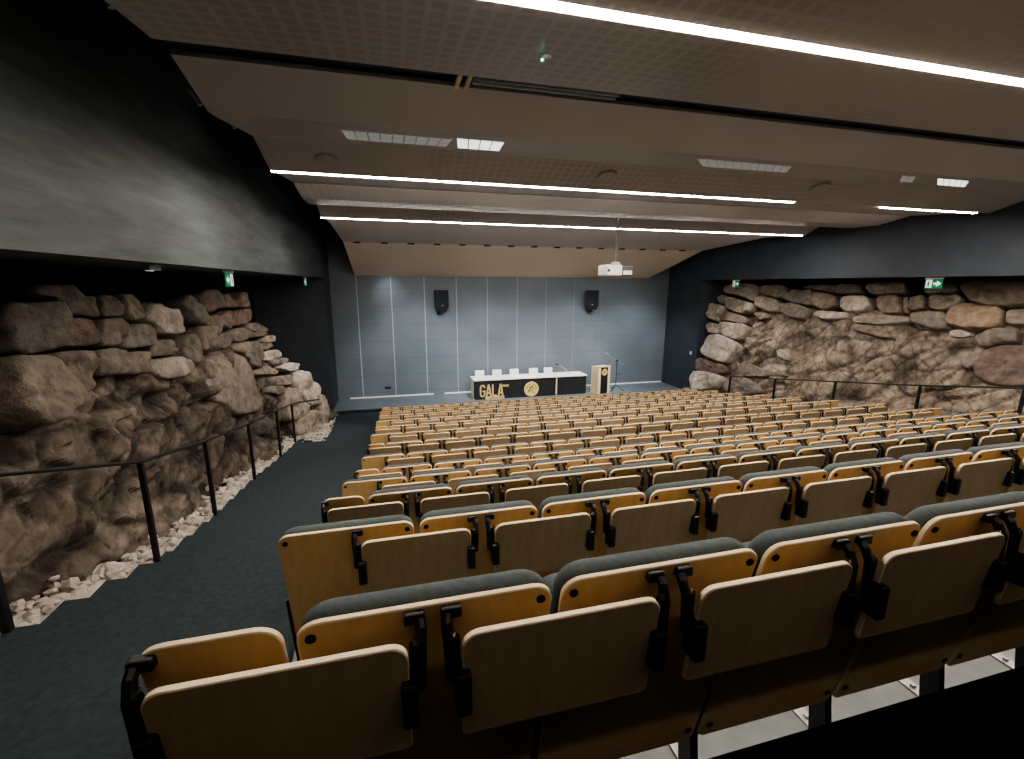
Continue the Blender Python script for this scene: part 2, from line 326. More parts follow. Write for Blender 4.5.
RIGHT_STONES = [
 ('broad topmost',[(14.68,-0.12),(14.4,-0.02),(13.95,0.05),(13.18,-0.01),(12.96,-0.49),(13.13,-0.58),(13.75,-0.39),(14.51,-0.31)]),
 ('small dark',[(14.81,-0.48),(14.66,-0.35),(14.34,-0.4),(14.23,-0.72),(14.63,-0.67)]),
 ('tan sharp edged',[(14.33,-0.5),(14.12,-0.43),(13.03,-0.64),(12.98,-0.91),(13.53,-1.0),(14.17,-0.85)]),
 ('pale rounded',[(15.1,-1.03),(15.03,-0.69),(14.29,-0.76),(14.2,-0.95),(14.41,-1.12),(14.3,-1.34),(14.83,-1.25)]),
 ('long tapering',[(14.39,-1.11),(14.22,-0.91),(13.15,-1.1),(13.03,-1.27),(13.29,-1.35),(13.8,-1.27),(14.27,-1.29)]),
 ('small squared pinkish',[(14.82,-1.55),(14.77,-1.38),(14.19,-1.43),(14.06,-1.74),(14.66,-1.77)]),
 ('chunky',[(14.16,-1.44),(14.02,-1.32),(13.03,-1.34),(12.91,-1.5),(12.99,-1.82),(13.34,-1.89),(13.91,-1.79)]),
 ('largest leaning',[(14.64,-2.54),(14.53,-1.86),(14.05,-1.77),(13.15,-1.96),(12.97,-2.18),(13.27,-2.69),(13.74,-2.73)]),
 ('rose tinted',[(14.65,-3.15),(14.79,-2.8),(14.56,-2.7),(13.26,-2.78),(13.12,-2.98),(13.46,-3.13),(14.22,-3.18)]),
 ('lowest pinkish',[(14.64,-3.46),(14.59,-3.2),(13.63,-3.12),(13.1,-3.19),(13.22,-3.6),(14.28,-3.96)]),
 ('evenly squared',[(13.09,-0.43),(12.89,-0.34),(12.13,-0.49),(11.93,-0.85),(12.27,-0.89),(12.96,-0.73)]),
 ('little flat',[(13.0,-0.94),(12.85,-0.87),(12.33,-0.93),(12.26,-1.07),(12.73,-1.13)]),
 ('shadowed topmost',[(13.05,-0.07),(12.3,0.02),(11.98,-0.12),(11.88,-0.34),(12.22,-0.43),(12.9,-0.31)]),
 ('dark wide',[(12.12,-0.4),(11.88,-0.16),(11.13,-0.14),(10.92,-0.52),(11.09,-0.61),(11.8,-0.52)]),
 ('mottled',[(12.0,-0.62),(11.65,-0.55),(10.92,-0.71),(11.01,-1.03),(11.57,-0.99),(11.94,-0.82)]),
 ('neatly squared',[(11.01,-0.48),(11.0,-0.19),(10.32,-0.3),(10.2,-0.59),(10.51,-0.71),(10.91,-0.6)]),
 ('long dark topmost',[(11.62,-0.03),(9.81,0.05),(9.7,-0.19),(10.19,-0.24),(11.44,-0.1)]),
 ('pale wide',[(10.21,-0.35),(9.9,-0.29),(9.46,-0.28),(9.26,-0.5),(9.25,-0.64),(9.44,-0.74),(10.03,-0.68)]),
 ('long flat pale',[(10.92,-0.84),(10.74,-0.72),(9.79,-0.74),(9.7,-0.88),(10.38,-0.97)]),
 ('broad grey',[(12.73,-2.81),(12.57,-2.51),(11.83,-2.65),(10.62,-2.65),(11.97,-2.95),(12.61,-3.04)]),
 ('low jagged',[(12.97,-3.6),(12.95,-3.16),(12.5,-2.95),(11.66,-3.14),(11.41,-3.34),(12.31,-3.64)]),
 ('bright chipped',[(11.53,-2.01),(11.11,-1.9),(10.99,-2.07),(11.02,-2.27),(11.38,-2.18)]),
 ('long thin',[(9.67,-0.83),(8.83,-0.74),(8.21,-0.73),(8.12,-0.87),(8.64,-0.96),(9.52,-0.99)]),
 ('square faced',[(9.18,-0.29),(8.61,-0.26),(8.4,-0.68),(8.85,-0.71),(9.04,-0.58)]),
 ('small square',[(8.39,-0.29),(8.08,-0.24),(7.93,-0.55),(8.27,-0.61)]),
 ('medium brick like',[(8.03,-0.24),(7.42,-0.21),(7.29,-0.36),(7.5,-0.56),(7.87,-0.54)]),
 ('thick grey',[(8.21,-0.65),(7.5,-0.58),(7.3,-0.94),(7.56,-0.99),(8.11,-0.87)]),
 ('big orange tinted',[(7.41,-0.78),(7.45,-0.54),(7.24,-0.39),(6.64,-0.44),(6.49,-0.52),(6.46,-0.85),(6.98,-0.91),(7.33,-0.87)]),
 ('huge topmost',[(7.52,-0.03),(7.36,0.11),(6.36,0.1),(6.17,-0.37),(6.7,-0.43),(7.16,-0.35)]),
 ('yellowish',[(6.41,-0.7),(6.43,-0.52),(6.26,-0.46),(6.1,-0.47),(5.98,-0.75),(6.36,-0.76)]),
 ('pale wedged',[(7.28,-0.98),(7.17,-0.93),(6.89,-0.98),(6.87,-1.05),(7.23,-1.1)]),
 ('tilted thin',[(9.57,-1.09),(9.41,-1.0),(8.61,-1.13),(8.33,-1.26),(8.71,-1.28),(9.43,-1.17)]),
 ('half hidden topmost',[(8.21,-0.08),(8.11,0.07),(7.6,0.05),(7.48,-0.15),(7.78,-0.17),(8.1,-0.2)]),
 ('shadowed wide topmost',[(9.67,0.05),(8.71,0.09),(8.59,-0.17),(9.44,-0.23)]),
 ('narrow upright',[(8.57,-0.28),(8.44,-0.27),(8.27,-0.65),(8.37,-0.67)]),
 ('vast reddish',[(6.6,-1.49),(6.35,-1.23),(5.82,-1.12),(5.51,-1.84),(6.12,-1.94),(6.42,-1.82)]),
 ('rounded grey',[(6.79,-1.06),(6.59,-0.89),(6.12,-0.87),(6.01,-1.11),(6.36,-1.21),(6.58,-1.26)]),
 ('buff',[(6.88,-1.53),(6.78,-1.36),(6.49,-1.39),(6.45,-1.61),(6.65,-1.72)]),
]


# ------------------------------------------------------------------ room shell
bm = bmesh.new()                                    # landing the photograph was taken from
box(bm, -2.5, 13, -2.6, RY[0]+.03, -4.4, -1.33); struct('floor', bm, M['shadecarpet'])
bm = bmesh.new()
for i in range(13):
    y1 = RY[i+1]+.05 if i < 12 else RY[12]+.75
    box(bm, -.62, 9.52, (RY[i]+.03 if i == 0 else RY[i]+.05), y1, -4.4, ZF[i])
struct('floor', bm, M['tier'])
bm = bmesh.new()                                    # wide stepped aisle beside the left rock, then the flat in front of the stage
y = .867
while y < 15.3:
    y1 = min(y+.476, STAGE_Y); x0 = -2.52 if y < 11.45 else -3.3
    box(bm, x0, -.62, y, y1, -4.4, astep(AISLE, y+.01)); y = y1
struct('floor', bm, M['carpet'])
bm = bmesh.new()
y = .867
while y < RY[12]+.7:
    y1 = min(y+.476, RY[12]+.75); box(bm, 9.52, 10.72, y, y1, -4.4, astep(RF, y+.01)); y = y1
box(bm, -.62, 11.2, RY[12]+.75, STAGE_Y, -4.4, FRONT_Z)
struct('floor', bm, M['carpet'])
bm = bmesh.new(); box(bm, XL, XR, STAGE_Y, BACK, -4.4, STAGE_Z); struct('floor', bm, M['stage'])
bm = bmesh.new(); box(bm, XL, XR, STAGE_Y-.012, STAGE_Y, FRONT_Z, STAGE_Z-.03); struct('trim_1', bm, M['dark'])
bm = bmesh.new()                                    # earth under the gravel, left
y = .867
while y < 15.6:
    y1 = y+.476; box(bm, -4.2, (-2.52 if y < 11.45 else -2.0 if y > 12.5 else -1.85), y, min(y1, 15.66), -4.4, astep(AISLE, y+.01)+.012); y = y1
tone(struct('ground', bm, M['gravel']))
bm = bmesh.new(); box(bm, 10.72, 14, .8, 14.9, -4.4, -3.9); tone(struct('ground', bm, M['gravel']))

bm = bmesh.new(); box(bm, XL-.3, XR+.3, BACK, BACK+.2, -4.4, 2.6); struct('wall_back', bm, M['backwall'])
bm = bmesh.new(); box(bm, -4.2, XL, -2.6, 15.67, .19, 2.6); struct('wall_left', bm, M['concrete'])
bm = bmesh.new(); box(bm, -4.4, -4.2, -2.6, BACK, -4.4, 2.6); struct('wall_left_recess', bm, M['dark'])
bm = bmesh.new(); box(bm, -4.2, XL, 15.67, BACK, -4.4, 2.6); struct('wall_left_stage', bm, M['darkblue'])
bm = bmesh.new(); box(bm, XR, 14, -2.6, 14.92, .20, 2.6); struct('wall_right', bm, M['darkblue'])
bm = bmesh.new(); box(bm, 14, 14.2, -2.6, BACK, -4.4, 2.6); struct('wall_right_recess', bm, M['dark'])
bm = bmesh.new(); box(bm, XR, 14, 14.92, BACK, -4.4, 2.6); struct('wall_right_stage', bm, M['darkblue'])
bm = bmesh.new(); box(bm, -4.4, 14.2, -2.8, BACK+.2, 2.6, 2.75); struct('ceiling_slab', bm, M['dark'])

# folded ceiling: profile (y, z) extruded across the hall
def extrude(prof, x0, x1, th=.03):
    bm = bmesh.new()
    lo = [(bm.verts.new((x0, y, z)), bm.verts.new((x1, y, z))) for y, z in prof]
    hi = [(bm.verts.new((x0, y, z+th)), bm.verts.new((x1, y, z+th))) for y, z in prof]
    for (a, b), (c, d), (e, f), (g, h) in zip(lo, lo[1:], hi, hi[1:]):
        bm.faces.new((a, b, d, c)[::-1]); bm.faces.new((e, f, h, g)); bm.faces.new((a, c, g, e)); bm.faces.new((b, f, h, d))
    bm.faces.new((lo[0][0], hi[0][0], hi[0][1], lo[0][1])); bm.faces.new((lo[-1][0], lo[-1][1], hi[-1][1], hi[-1][0]))
    bmesh.ops.recalc_face_normals(bm, faces=bm.faces)
    return bm
SEG = [[(-2.6,1.36),(1.0,1.42),(2.285,1.29)], [(2.365,1.29),(3.42,1.40)], [(3.66,1.42),(4.22,1.275),(4.40,1.295),(5.44,1.455),(6.03,1.264)],
       [(6.17,1.295),(7.25,1.39)], [(7.33,1.40),(7.93,1.29),(8.50,1.30)], [(8.53,1.305),(8.75,1.33),(9.34,1.455),(9.79,1.258)], [(9.88,1.29),(11.17,1.325),(13.8,1.155)]]
for s in SEG[:2]+SEG[3:-1]: struct('ceiling', extrude(s, XC0, XC1), M['ceiling'])
struct('ceiling', extrude(SEG[-1], XC0, XC1), M['litboard']); struct('ceiling', extrude(SEG[2][:3], XC0, XC1), M['plain']); struct('ceiling', extrude(SEG[2][2:], XC0, XC1), M['ceiling'])
struct('ceiling', extrude([(13.8,1.155),(17.09,.285)], XC0, XC1), M['woodpanel'])
for k, (ya, yb, z) in enumerate(((3.40,3.68,1.47),(7.23,7.35,1.44))):      # dark service slots between the boards
    bm = bmesh.new(); box(bm, XC0, XC1, ya, yb, z, z+.03); struct('trim_%d' % (k+2), bm, M['slot'])
bm = bmesh.new()
for i in range(3): box(bm, .62, 1.75, 3.45+i*.06, 3.458+i*.06, 1.415, 1.43)   # cable runs in the slot
tag(obj('ceiling_cable_run', bm, M['white']), 'three thin grey cables running inside the dark ceiling slot', 'cable')
bm = bmesh.new()
for x in (.50, .57): box(bm, x, x+.03, 3.41, 3.67, 1.405, 1.44)
tag(obj('slot_bracket', bm, M['pale_wood']), 'pair of pale wooden battens bridging the dark ceiling slot', 'bracket')

def strip(label, y0, y1, z, spans, m='strip'):
    for x0, x1, lb in spans:
        t = thing('strip_light', lb, 'ceiling light', ((x0+x1)/2, (y0+y1)/2, z), group='linear ceiling lights')
        bm = bmesh.new(); hw = (y1-y0)/2; cs = [(hw*math.cos(PI+PI*k/8), .02+hw*.4*math.sin(PI+PI*k/8)) for k in range(9)]
        va = [bm.verts.new((x0-t.location.x, cy, cz)) for cy, cz in cs]; vb = [bm.verts.new((x1-t.location.x, cy, cz)) for cy, cz in cs]
        for k in range(8): bm.faces.new((va[k], va[k+1], vb[k+1], vb[k]))
        bm.faces.new(va[::-1]); bm.faces.new(vb); bm.faces.new((va[0], vb[0], vb[8], va[8])); bmesh.ops.recalc_face_normals(bm, faces=bm.faces)
        obj('diffuser', bm, M[m], t)
        bm = bmesh.new(); box(bm, x0-t.location.x, x1-t.location.x, y0-t.location.y-.004, y1-t.location.y+.004, .02, .07); obj('housing', bm, M['mic'], t)
strip('', -.45, -.35, 1.375, [(XC0, XC1, 'unseen fill strip light added behind the last row, over the landing')], 'strip_fill')  # unseen strip added to light the seat backs of the last row
strip('', 2.293, 2.357, 1.276, [(XC0, XC1, 'long glowing ceiling strip light closest to the back rows, above the second row')])
strip('', 6.042, 6.162, 1.268, [(XC0, 6.08, 'long glowing middle ceiling strip light ending before a dark gap'), (7.9, 10.03, 'short glowing ceiling strip light near the right rock wall')])
strip('', 9.795, 9.875, 1.246, [(XC0, 10.2, 'long glowing ceiling strip light nearest the stage, behind the projector pole')], 'strip3')
strip('', 8.506, 8.524, 1.292, [(-.1, 8.8, 'hairline dim light line in the ceiling at the projector pole')], 'strip2')

# strip light reflections put in as glowing patches on the board facing the camera
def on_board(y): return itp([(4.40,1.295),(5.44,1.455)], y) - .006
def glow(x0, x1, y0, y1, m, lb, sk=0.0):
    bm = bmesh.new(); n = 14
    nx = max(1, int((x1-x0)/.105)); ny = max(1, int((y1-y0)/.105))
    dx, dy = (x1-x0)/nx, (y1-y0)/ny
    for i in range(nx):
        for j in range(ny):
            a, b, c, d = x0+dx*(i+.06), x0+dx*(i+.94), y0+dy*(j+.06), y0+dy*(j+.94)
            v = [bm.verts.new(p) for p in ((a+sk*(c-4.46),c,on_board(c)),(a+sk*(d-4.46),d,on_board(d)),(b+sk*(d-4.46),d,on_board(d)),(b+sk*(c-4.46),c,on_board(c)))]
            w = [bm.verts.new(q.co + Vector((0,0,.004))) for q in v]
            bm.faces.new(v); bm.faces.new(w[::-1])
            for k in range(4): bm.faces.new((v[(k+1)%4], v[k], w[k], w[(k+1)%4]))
    tag(obj('reflection_patch', bm, m), lb, 'ceiling light', 'glowing reflection patches on the ceiling')
glow(.62, 1.07, 4.46, 5.08, M['glow'], 'brightest small square reflection patch on the perforated ceiling above the seats', .15)
glow(-.38, .60, 4.52, 5.08, M['glow2'], 'faint reflection patch on the perforated ceiling beside the brightest square')
glow(3.15, 4.37, 4.46, 5.02, M['glow2'], 'wide faint reflection patch on the perforated ceiling over the middle of the rows', .85)
glow(5.99, 6.22, 4.46, 5.02, M['glow2'], 'narrowest faint reflection patch on the ceiling near the right wall', 1.3)
glow(6.57, 7.11, 4.46, 5.03, M['glow'], 'bright reflection patch on the perforated ceiling nearest the right wall', 1.5)

# small square downlights along the fold above the stage
for k in range(15):
    x = -.94 + .742*k
    bm = bmesh.new(); box(bm, -.09, .09, -.05, .05, -.05, -.02, bev=.006)
    o = obj('recessed_spotlight', bm, M['dark'], loc=(x, 13.78, 1.175))
    tag(o, 'small dark square recessed spotlight at the wooden soffit, %s from the wide aisle' % ORD[k+1], 'spotlight', 'row of square spotlights above the stage')
for x, y, lb in ((-.65, 5.75, 'closest to the wide aisle'), (2.72, 5.69, 'over the middle rows'), (6.02, 5.6, 'closest to the right wall')):
    bm = bmesh.new(); n = 20
    z = itp([(5.44,1.455),(6.02,1.285)], y)
    prev = None; rings = []
    for r, dz in ((.13,.0),(.12,-.03),(.03,-.035)): rings.append([bm.verts.new((r*math.cos(2*PI*i/n), r*math.sin(2*PI*i/n), dz - r*math.sin(2*PI*i/n)*.29)) for i in range(n)])
    for a, b in zip(rings, rings[1:]):
        for i in range(n): bm.faces.new((a[i], a[(i+1)%n], b[(i+1)%n], b[i]))
    bm.faces.new(rings[-1]); bmesh.ops.recalc_face_normals(bm, faces=bm.faces)
    tag(obj('ceiling_speaker', bm, M['ceiling'], loc=(x, y, z)), 'flat round ceiling speaker grille ' + lb, 'speaker')
bm = bmesh.new(); n = 20
rings = [[bm.verts.new((r*math.cos(2*PI*i/n), r*math.sin(2*PI*i/n), dz)) for i in range(n)] for r, dz in ((.034,0),(.03,-.02),(.014,-.024))]
for a, b in zip(rings, rings[1:]):
    for i in range(n): bm.faces.new((a[i], a[(i+1)%n], b[(i+1)%n], b[i]))
bm.faces.new(rings[-1]); bmesh.ops.recalc_face_normals(bm, faces=bm.faces)
sd = tag(obj('smoke_detector', bm, M['ceiling'], loc=(.95, 2.89, 1.335)), 'small round smoke detector with a green lamp on the ceiling', 'smoke detector')
bm = bmesh.new(); box(bm, -.034, -.022, -.016, -.004, -.028, -.018); obj('indicator_lamp', bm, mat('green led', (0,.6,.4), .4, emit=(.05,1,.65), estr=3), sd)

for k, (y, z) in enumerate(((3.1,1.44),(4.2,1.36),(5.0,1.44))):
    bm = bmesh.new(); tube(bm, [(-.05,0,.06), (0,0,0), (.02,0,-.05)], .018, 10)
    tag(obj('gap_lamp', bm, M['mic'], loc=(-1.36, y, z)), 'tiny silver lamp in the dark gap beside the ceiling edge, %s from the back' % ORD[k+1], 'lamp', 'tiny lamps in the ceiling gap')

# ------------------------------------------------------------------ seats
TILT = math.atan(.175/.785); HSH = .805
def shell_mtx(dy=0): return Matrix.Translation((0, dy, 1.0)) @ Matrix.Rotation(TILT, 4, 'X')
def leg_bm(x):
    bm = bmesh.new()
    x += .006; pr = [(.14,0),(.21,0),(.25,.30),(.32,.60),(.32,.64),(.09,.64),(.105,.55),(.175,.22)]
    a = [bm.verts.new((x-.014, y, z)) for y, z in pr]; b = [bm.verts.new((x+.014, y, z)) for y, z in pr]
    bm.faces.new(a); bm.faces.new(b[::-1])
    for k in range(len(pr)): bm.faces.new((a[(k+1)%8], a[k], b[k], b[(k+1)%8]))
    bmesh.ops.recalc_face_normals(bm, faces=bm.faces)
    return bm
def foot_bm(x):
    bm = bmesh.new(); box(bm, x+.02, x+.07, .10, .33, 0, .008); disc2 = bmesh.new()
    box(bm, x+.035, x+.05, .26, .275, .008, .02)
    return bm
def arm_bm(x):
    bm = bmesh.new(); box(bm, x+.002, x+.044, .135, .42, .64, .672, bev=.008); return bm
def add_standard(root, x):
    l = obj('leg', leg_bm(x), M['black'], root); obj('foot_plate', foot_bm(x), M['steel'], l)
    obj('armrest', arm_bm(x), [M['pale_wood']], root)
def make_seat():
    t = thing('auditorium_seat', '', 'seat')
    out = rrect(.526, HSH, .045, 6, .02)
    bm = board(out, -.014, 0); bm.transform(shell_mtx()); obj('backrest', bm, [M['ply'], M['ply_edge']], t)
    bm = pillow(rrect(.528, .54, .06, 6, .03), .001, .062, .03); bm.transform(Matrix.Translation((0,0,-.004)) @ shell_mtx()); obj('back_cushion', bm, M['fabric'], t, True)
    bm = pillow(rrect(.47, .44, .05, 5, .05), 0, .085, .03); bm.transform(Matrix.Translation((0,.205,.80)) @ Matrix.Rotation(.16, 4, 'X')); obj('seat', bm, M['fabric'], t, True)
    for sx in (-1, 1):
        for dz in (-.036, -HSH+.06):
            bm = bmesh.new(); disc(bm, sx*.236, dz, -.0185, -.012, .0105); bm.transform(shell_mtx()); obj('bolt', bm, M['bolt'], t)
    add_standard(t, -P/2)
    return t
def make_tablet():
    t = thing('writing_tablet', '', 'writing tablet')
    bm = board(rrect(.445, .285, .036, 6, .012), -.012, .004); bm.transform(Matrix.Rotation(.13, 4, 'X')); obj('tablet_board', bm, [M['tab'], M['ply_edge']], t)
    for s in (-1, 1):
        b = bmesh.new()
        box(b, s*.237-.021, s*.237+.021, .036, .058, .002, .027, bev=.004)              # pad on the seat back
        tube(b, [(s*.247, .048, .014), (s*.249, .030, .0), (s*.247, .014, -.03), (s*.243, .012, -.12)], .012, 8)
        tube(b, [(s*.232, .014, -.02), (s*.232, .018, -.10)], .008, 8)
        box(b, s*.222-.016 if s > 0 else s*.222-.016, s*.222+.016, -.022, .03, -.185, -.088, bev=.006)
        h = obj('hinge_bracket', b, M['black'], t)
        c = bmesh.new(); tube(c, [(s*.240, .020, -.012), (s*.240, .016, -.024)], .0095, 8); obj('hinge_pin', c, M['chrome'], h)
    return t
def make_end_panel():
    t = thing('row_end_panel', '', 'end panel')
    bm = board(rrect(.24, HSH, .045, 6, .02), -.014, 0); bm.transform(Matrix.Translation((.006,0,.004)) @ shell_mtx()); obj('panel_board', bm, [M['ply'], M['ply_edge']], t)
    return t
seat0, tab0, end0 = make_seat(), make_tablet(), make_end_panel()
l = obj('leg', leg_bm(-P/4+.022), M['black'], end0); obj('foot_plate', foot_bm(-P/4+.022), M['chrome'], l)
used = dict(s=False, t=False, e=False)
def place(kind, proto, x, y, z, label, cat, group):
    o = proto if not used[kind] else copy_tree(proto)
    used[kind] = True; o.location = (x, y, z); tag(o, label, cat, group); return o
ROWW = lambda r: ORD[r+1] + ' row from back'
for r in range(13):
    odd = r % 2 == 0                                  # rows set in by half a seat carry an end panel at each end
    n = NSEAT-1 if odd else NSEAT
    off = P/2 if odd else 0
    for c in range(n):
        o = place('s', seat0, X0+off+P*(c+.5), RY[r], ZF[r], 'plywood auditorium seat, %s from the wide aisle in the %s' % (ORD[c+1], ROWW(r)), 'seat', 'folding seats in rows')
        if c == n-1 and not odd: last_even = o
        if c == n-1 and odd: pass
    if odd:
        place('e', end0, X0+P/4, RY[r], ZF[r], 'half width plywood panel at the wide aisle end of the %s' % ROWW(r), 'end panel', 'end panels of the set in rows')
        p = place('e', end0, X0+P*NSEAT-P/4, RY[r], ZF[r], 'half width plywood panel at the right rock end of the %s' % ROWW(r), 'end panel', 'end panels of the set in rows')
    nt_ = NSEAT if odd else NSEAT-1
    for c in range(nt_):
        x = X0 + P*(c+.5) + (0 if odd else P/2)
        place('t', tab0, x, RY[r]-.062, ZF[r]+.963, 'folded plywood writing tablet, %s from the wide aisle behind the %s' % (ORD[c+1], ROWW(r)), 'writing tablet', 'folded writing tablets')

# ------------------------------------------------------------------ rock
def surf(side, y, z):
    if side == 'L':
        zb = itp(AISLE, y); return itp(LB, y) - .45*(z-zb)/(-.1-zb)
    zb = itp(RF, y); return itp(RB, y) + 1.35*(z-zb)/(-.1-zb)
def spoint(side, y, z, out):
    """Point on the rock surface at (y,z) pushed OUT metres towards the hall."""
    e = .05; s = 1 if side == 'L' else -1
    gy = (surf(side, y+e, z)-surf(side, y-e, z))/(2*e); gz = (surf(side, y, z+e)-surf(side, y, z-e))/(2*e)
    n = Vector((1, -gy, -gz)).normalized() * s
    return Vector((surf(side, y, z), y, z)) + n*out
def fbm(p, sc, o=5): return noise.fractal(p*sc, 1.0, 2.0, o, noise_basis='PERLIN_ORIGINAL')
def facet(p, sc, seed, ax=(1,.45,1.55,-.3), warp=.28):
    """Piecewise planar relief: each cell of a Voronoi pattern is its own tilted plane. Returns (height, crack, cell tone)."""
    q = Vector((p.x*sc*.6, (p.y*ax[0] + ax[1]*p.z)*sc, (p.z*ax[2] + ax[3]*p.y)*sc)) + Vector((seed, seed*.7, -seed))
    q += Vector((noise.noise(p*1.3), noise.noise(p*1.3+Vector((9,0,0))), noise.noise(p*1.3+Vector((0,9,0)))))*warp
    d, pts = noise.voronoi(q)
    c = pts[0]; h = noise.noise(c*5.3+Vector((1,2,3))); tx = noise.noise(c*7.1); tz = noise.noise(c*4.7+Vector((4,4,4)))
    e = min(1.0, (d[1]-d[0])*4.5); e = e*e*(3-2*e)
    return (h*1.1 + (q.y-c.y)*tx*1.7 + (q.z-c.z)*tz*1.7 + .12) * (.12+.88*e) - .16*(1-e)**3, 1-e, noise.noise(c*9.3)
def crag(p, side):
    """Fractured bedrock relief in metres with a colour tone."""
    ax = (.75,.2,1.5,-.1) if side == 'L' else (.9,.45,1.2,.38)
    a, ca, ta = facet(p, .55, 2, ax); b, cb, tb = facet(p, 1.6, 7, ax, .2); c, cc, tc = facet(p, 4.0, 11, (1,0,1.15,0), .12)
    h = .26*a + .14*b + .052*c + .08*fbm(p, .45, 3) + .007*fbm(p+Vector((3,3,3)), 6, 2)
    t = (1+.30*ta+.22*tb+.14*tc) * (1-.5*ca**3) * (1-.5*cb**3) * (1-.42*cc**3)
    t *= .57 if side == 'L' else 1.22  # lighting difference between the two rock sides put into the tone
    pit = max(0, noise.noise(Vector((p.x*2, p.y*1.7, p.z*4.2)))-.12)*(1.5 if side == 'L' else .7); h -= .10*pit; t *= 1-min(.62, pit)
    w = .5+.5*noise.noise(p*.6+Vector((7,1,1)))
    return h, (t*(1+.06*w), t, t*(1-.10*w))
def bedrock(side, y0, y1, label):
    bm = bmesh.new(); dy, nz = .036, 92
    ny = int((y1-y0)/dy); grid = []; tones = []
    for i in range(ny+1):
        y = y0+dy*i; zb = (itp(AISLE, y) if side == 'L' else itp(RF, y)) - .25; row = []
        if side == 'L': top = itp([(10.3,-.16),(11.2,-.75),(12.4,-1.7),(13.6,-2.7),(14.4,-3.35),(15.4,-4.0)], y)
        else: top = itp([(13.2,-.12),(14.0,-.75),(14.6,-2.6),(15,-3.6)], y)
        for j in range(nz+1):
            z = zb + (top-zb)*j/nz
            p = spoint(side, y, z, 0)
            lim = -1.02 if side == 'L' else -.72
            f = max(0, min(1, (j/nz-.55)/.25)) if (side == 'L' and y > 10) or (side == 'R' and y > 12.5) else max(0, min(1, (z-lim)/.22))
            h, tn = crag(p, side)
            out = -.07 + h - .22*f - .5*max(0, (j-nz+2)/2.0)
            if side == 'L' and y < 11.2: out += .12*max(0, 1-(z-zb)/1.1)      # foot of the slope spreads towards the aisle
            cap = 2.55 if y < 11.4 else 9
            v = spoint(side, y, z, out)
            if side == 'L' and y < 11.5 and v.x > -2.60: v.x = -2.60 - .02*noise.noise(v*4)
            row.append(bm.verts.new(v)); tones.append(tn)
        grid.append(row)
    for a, b in zip(grid, grid[1:]):
        for j in range(nz):
            bm.faces.new((a[j], a[j+1], b[j+1], b[j]) if side == 'L' else (a[j], b[j], b[j+1], a[j+1]))
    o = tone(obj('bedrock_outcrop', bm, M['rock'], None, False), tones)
    return tag(o, label, 'rock')
bedrock('L', 1.2, 15.0, 'rough brown bedrock outcrop rising behind the handrail of the wide aisle')
bedrock('R', 2.5, 14.75, 'rough brown bedrock outcrop beyond the right ends of the seat rows')

def stone(side, outline, bulge, m, seed):
    # resample the outline, round its corners, then swell it out of the surface
    pts = [Vector(p) for p in outline]
    for _ in range(2):
        q = []
        for a, b in zip(pts, pts[1:]+pts[:1]): q += [a.lerp(b, .14), a.lerp(b, .86)]
        pts = q
    per = [(pts[(i+1)%len(pts)]-pts[i]).length for i in range(len(pts))]; L = sum(per); n = 44; res = []
    i, acc = 0, 0.0
    for k in range(n):
        t = L*k/n
        while acc+per[i] < t: acc += per[i]; i += 1
        res.append(pts[i].lerp(pts[(i+1)%len(pts)], (t-acc)/max(per[i], 1e-6)))
    c = sum(res, Vector((0,0)))/n
    bm = bmesh.new(); rings = []
    prof = [(1.0,-.5),(1.02,-.02),(1.01,.50),(.985,.76),(.945,.90),(.87,.97),(.74,1.0),(.58,1.01),(.42,1.02),(.27,1.02),(.12,1.02)]
    so = Vector((seed*3.7, seed*1.3, -seed*2.1))
    def pt(p, o):
        w = spoint(side, p.x, p.y, 0)
        d = .055*fbm(w+so, 2.2, 3) + .03*fbm(w-so, 6.0, 4) + .012*fbm(w, 17, 3)
        tilt = bulge*.25*noise.noise(so+w*1.1) + min(.085, bulge*.5)*facet(w, 1.5, seed*1.7)[0]
        return spoint(side, p.x, p.y, (o*bulge if o > 0 else o*.9) + (d*1.15+tilt)*(1 if o > .3 else .4))
    for f, o in prof: rings.append([bm.verts.new(pt(c+(p-c)*f, o)) for p in res])
    cv = bm.verts.new(pt(c, 1.02))
    for a, b in zip(rings, rings[1:]):
        for k in range(n): bm.faces.new((a[k], a[(k+1)%n], b[(k+1)%n], b[k]))
    for k in range(n): bm.faces.new((rings[-1][k], rings[-1][(k+1)%n], cv))
    bm.faces.new(rings[0][::-1]); bmesh.ops.recalc_face_normals(bm, faces=bm.faces)
    o = obj('wall_stone', bm, m, None, True); k = (itp([(5,.58),(9,.72),(11,.95),(12.5,1.15)], c.x) if side == 'L' else .82 if m == M['stone'][3] else 1.14)  # light on the left stones put into their tone, brighter towards the stage
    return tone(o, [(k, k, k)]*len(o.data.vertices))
def stone_mat(nm, y, side):
    if 'orange' in nm: return M['orange']
    S = M['stone']
    if nm == 'rust coloured small': return S[1]
    if nm == 'big smooth' or nm == 'tan shouldered': return M['rock']
    if 'redd' in nm or 'pink' in nm or 'rose' in nm or 'rust' in nm: return S[3] if (side == 'L' and y < 11) else S[4] if 'pink' in nm else S[3]
    if 'pale' in nm or 'bright' in nm or 'largest' in nm and side == 'R': return S[4]
    if 'grey' in nm or 'dark' in nm or 'mottled' in nm: return S[2]
    if 'tan' in nm or 'chunky' in nm or 'yellow' in nm: return S[1]
    return S[hash_(nm) % 3]
def hash_(s): return sum(ord(ch)*(i+1) for i, ch in enumerate(s))
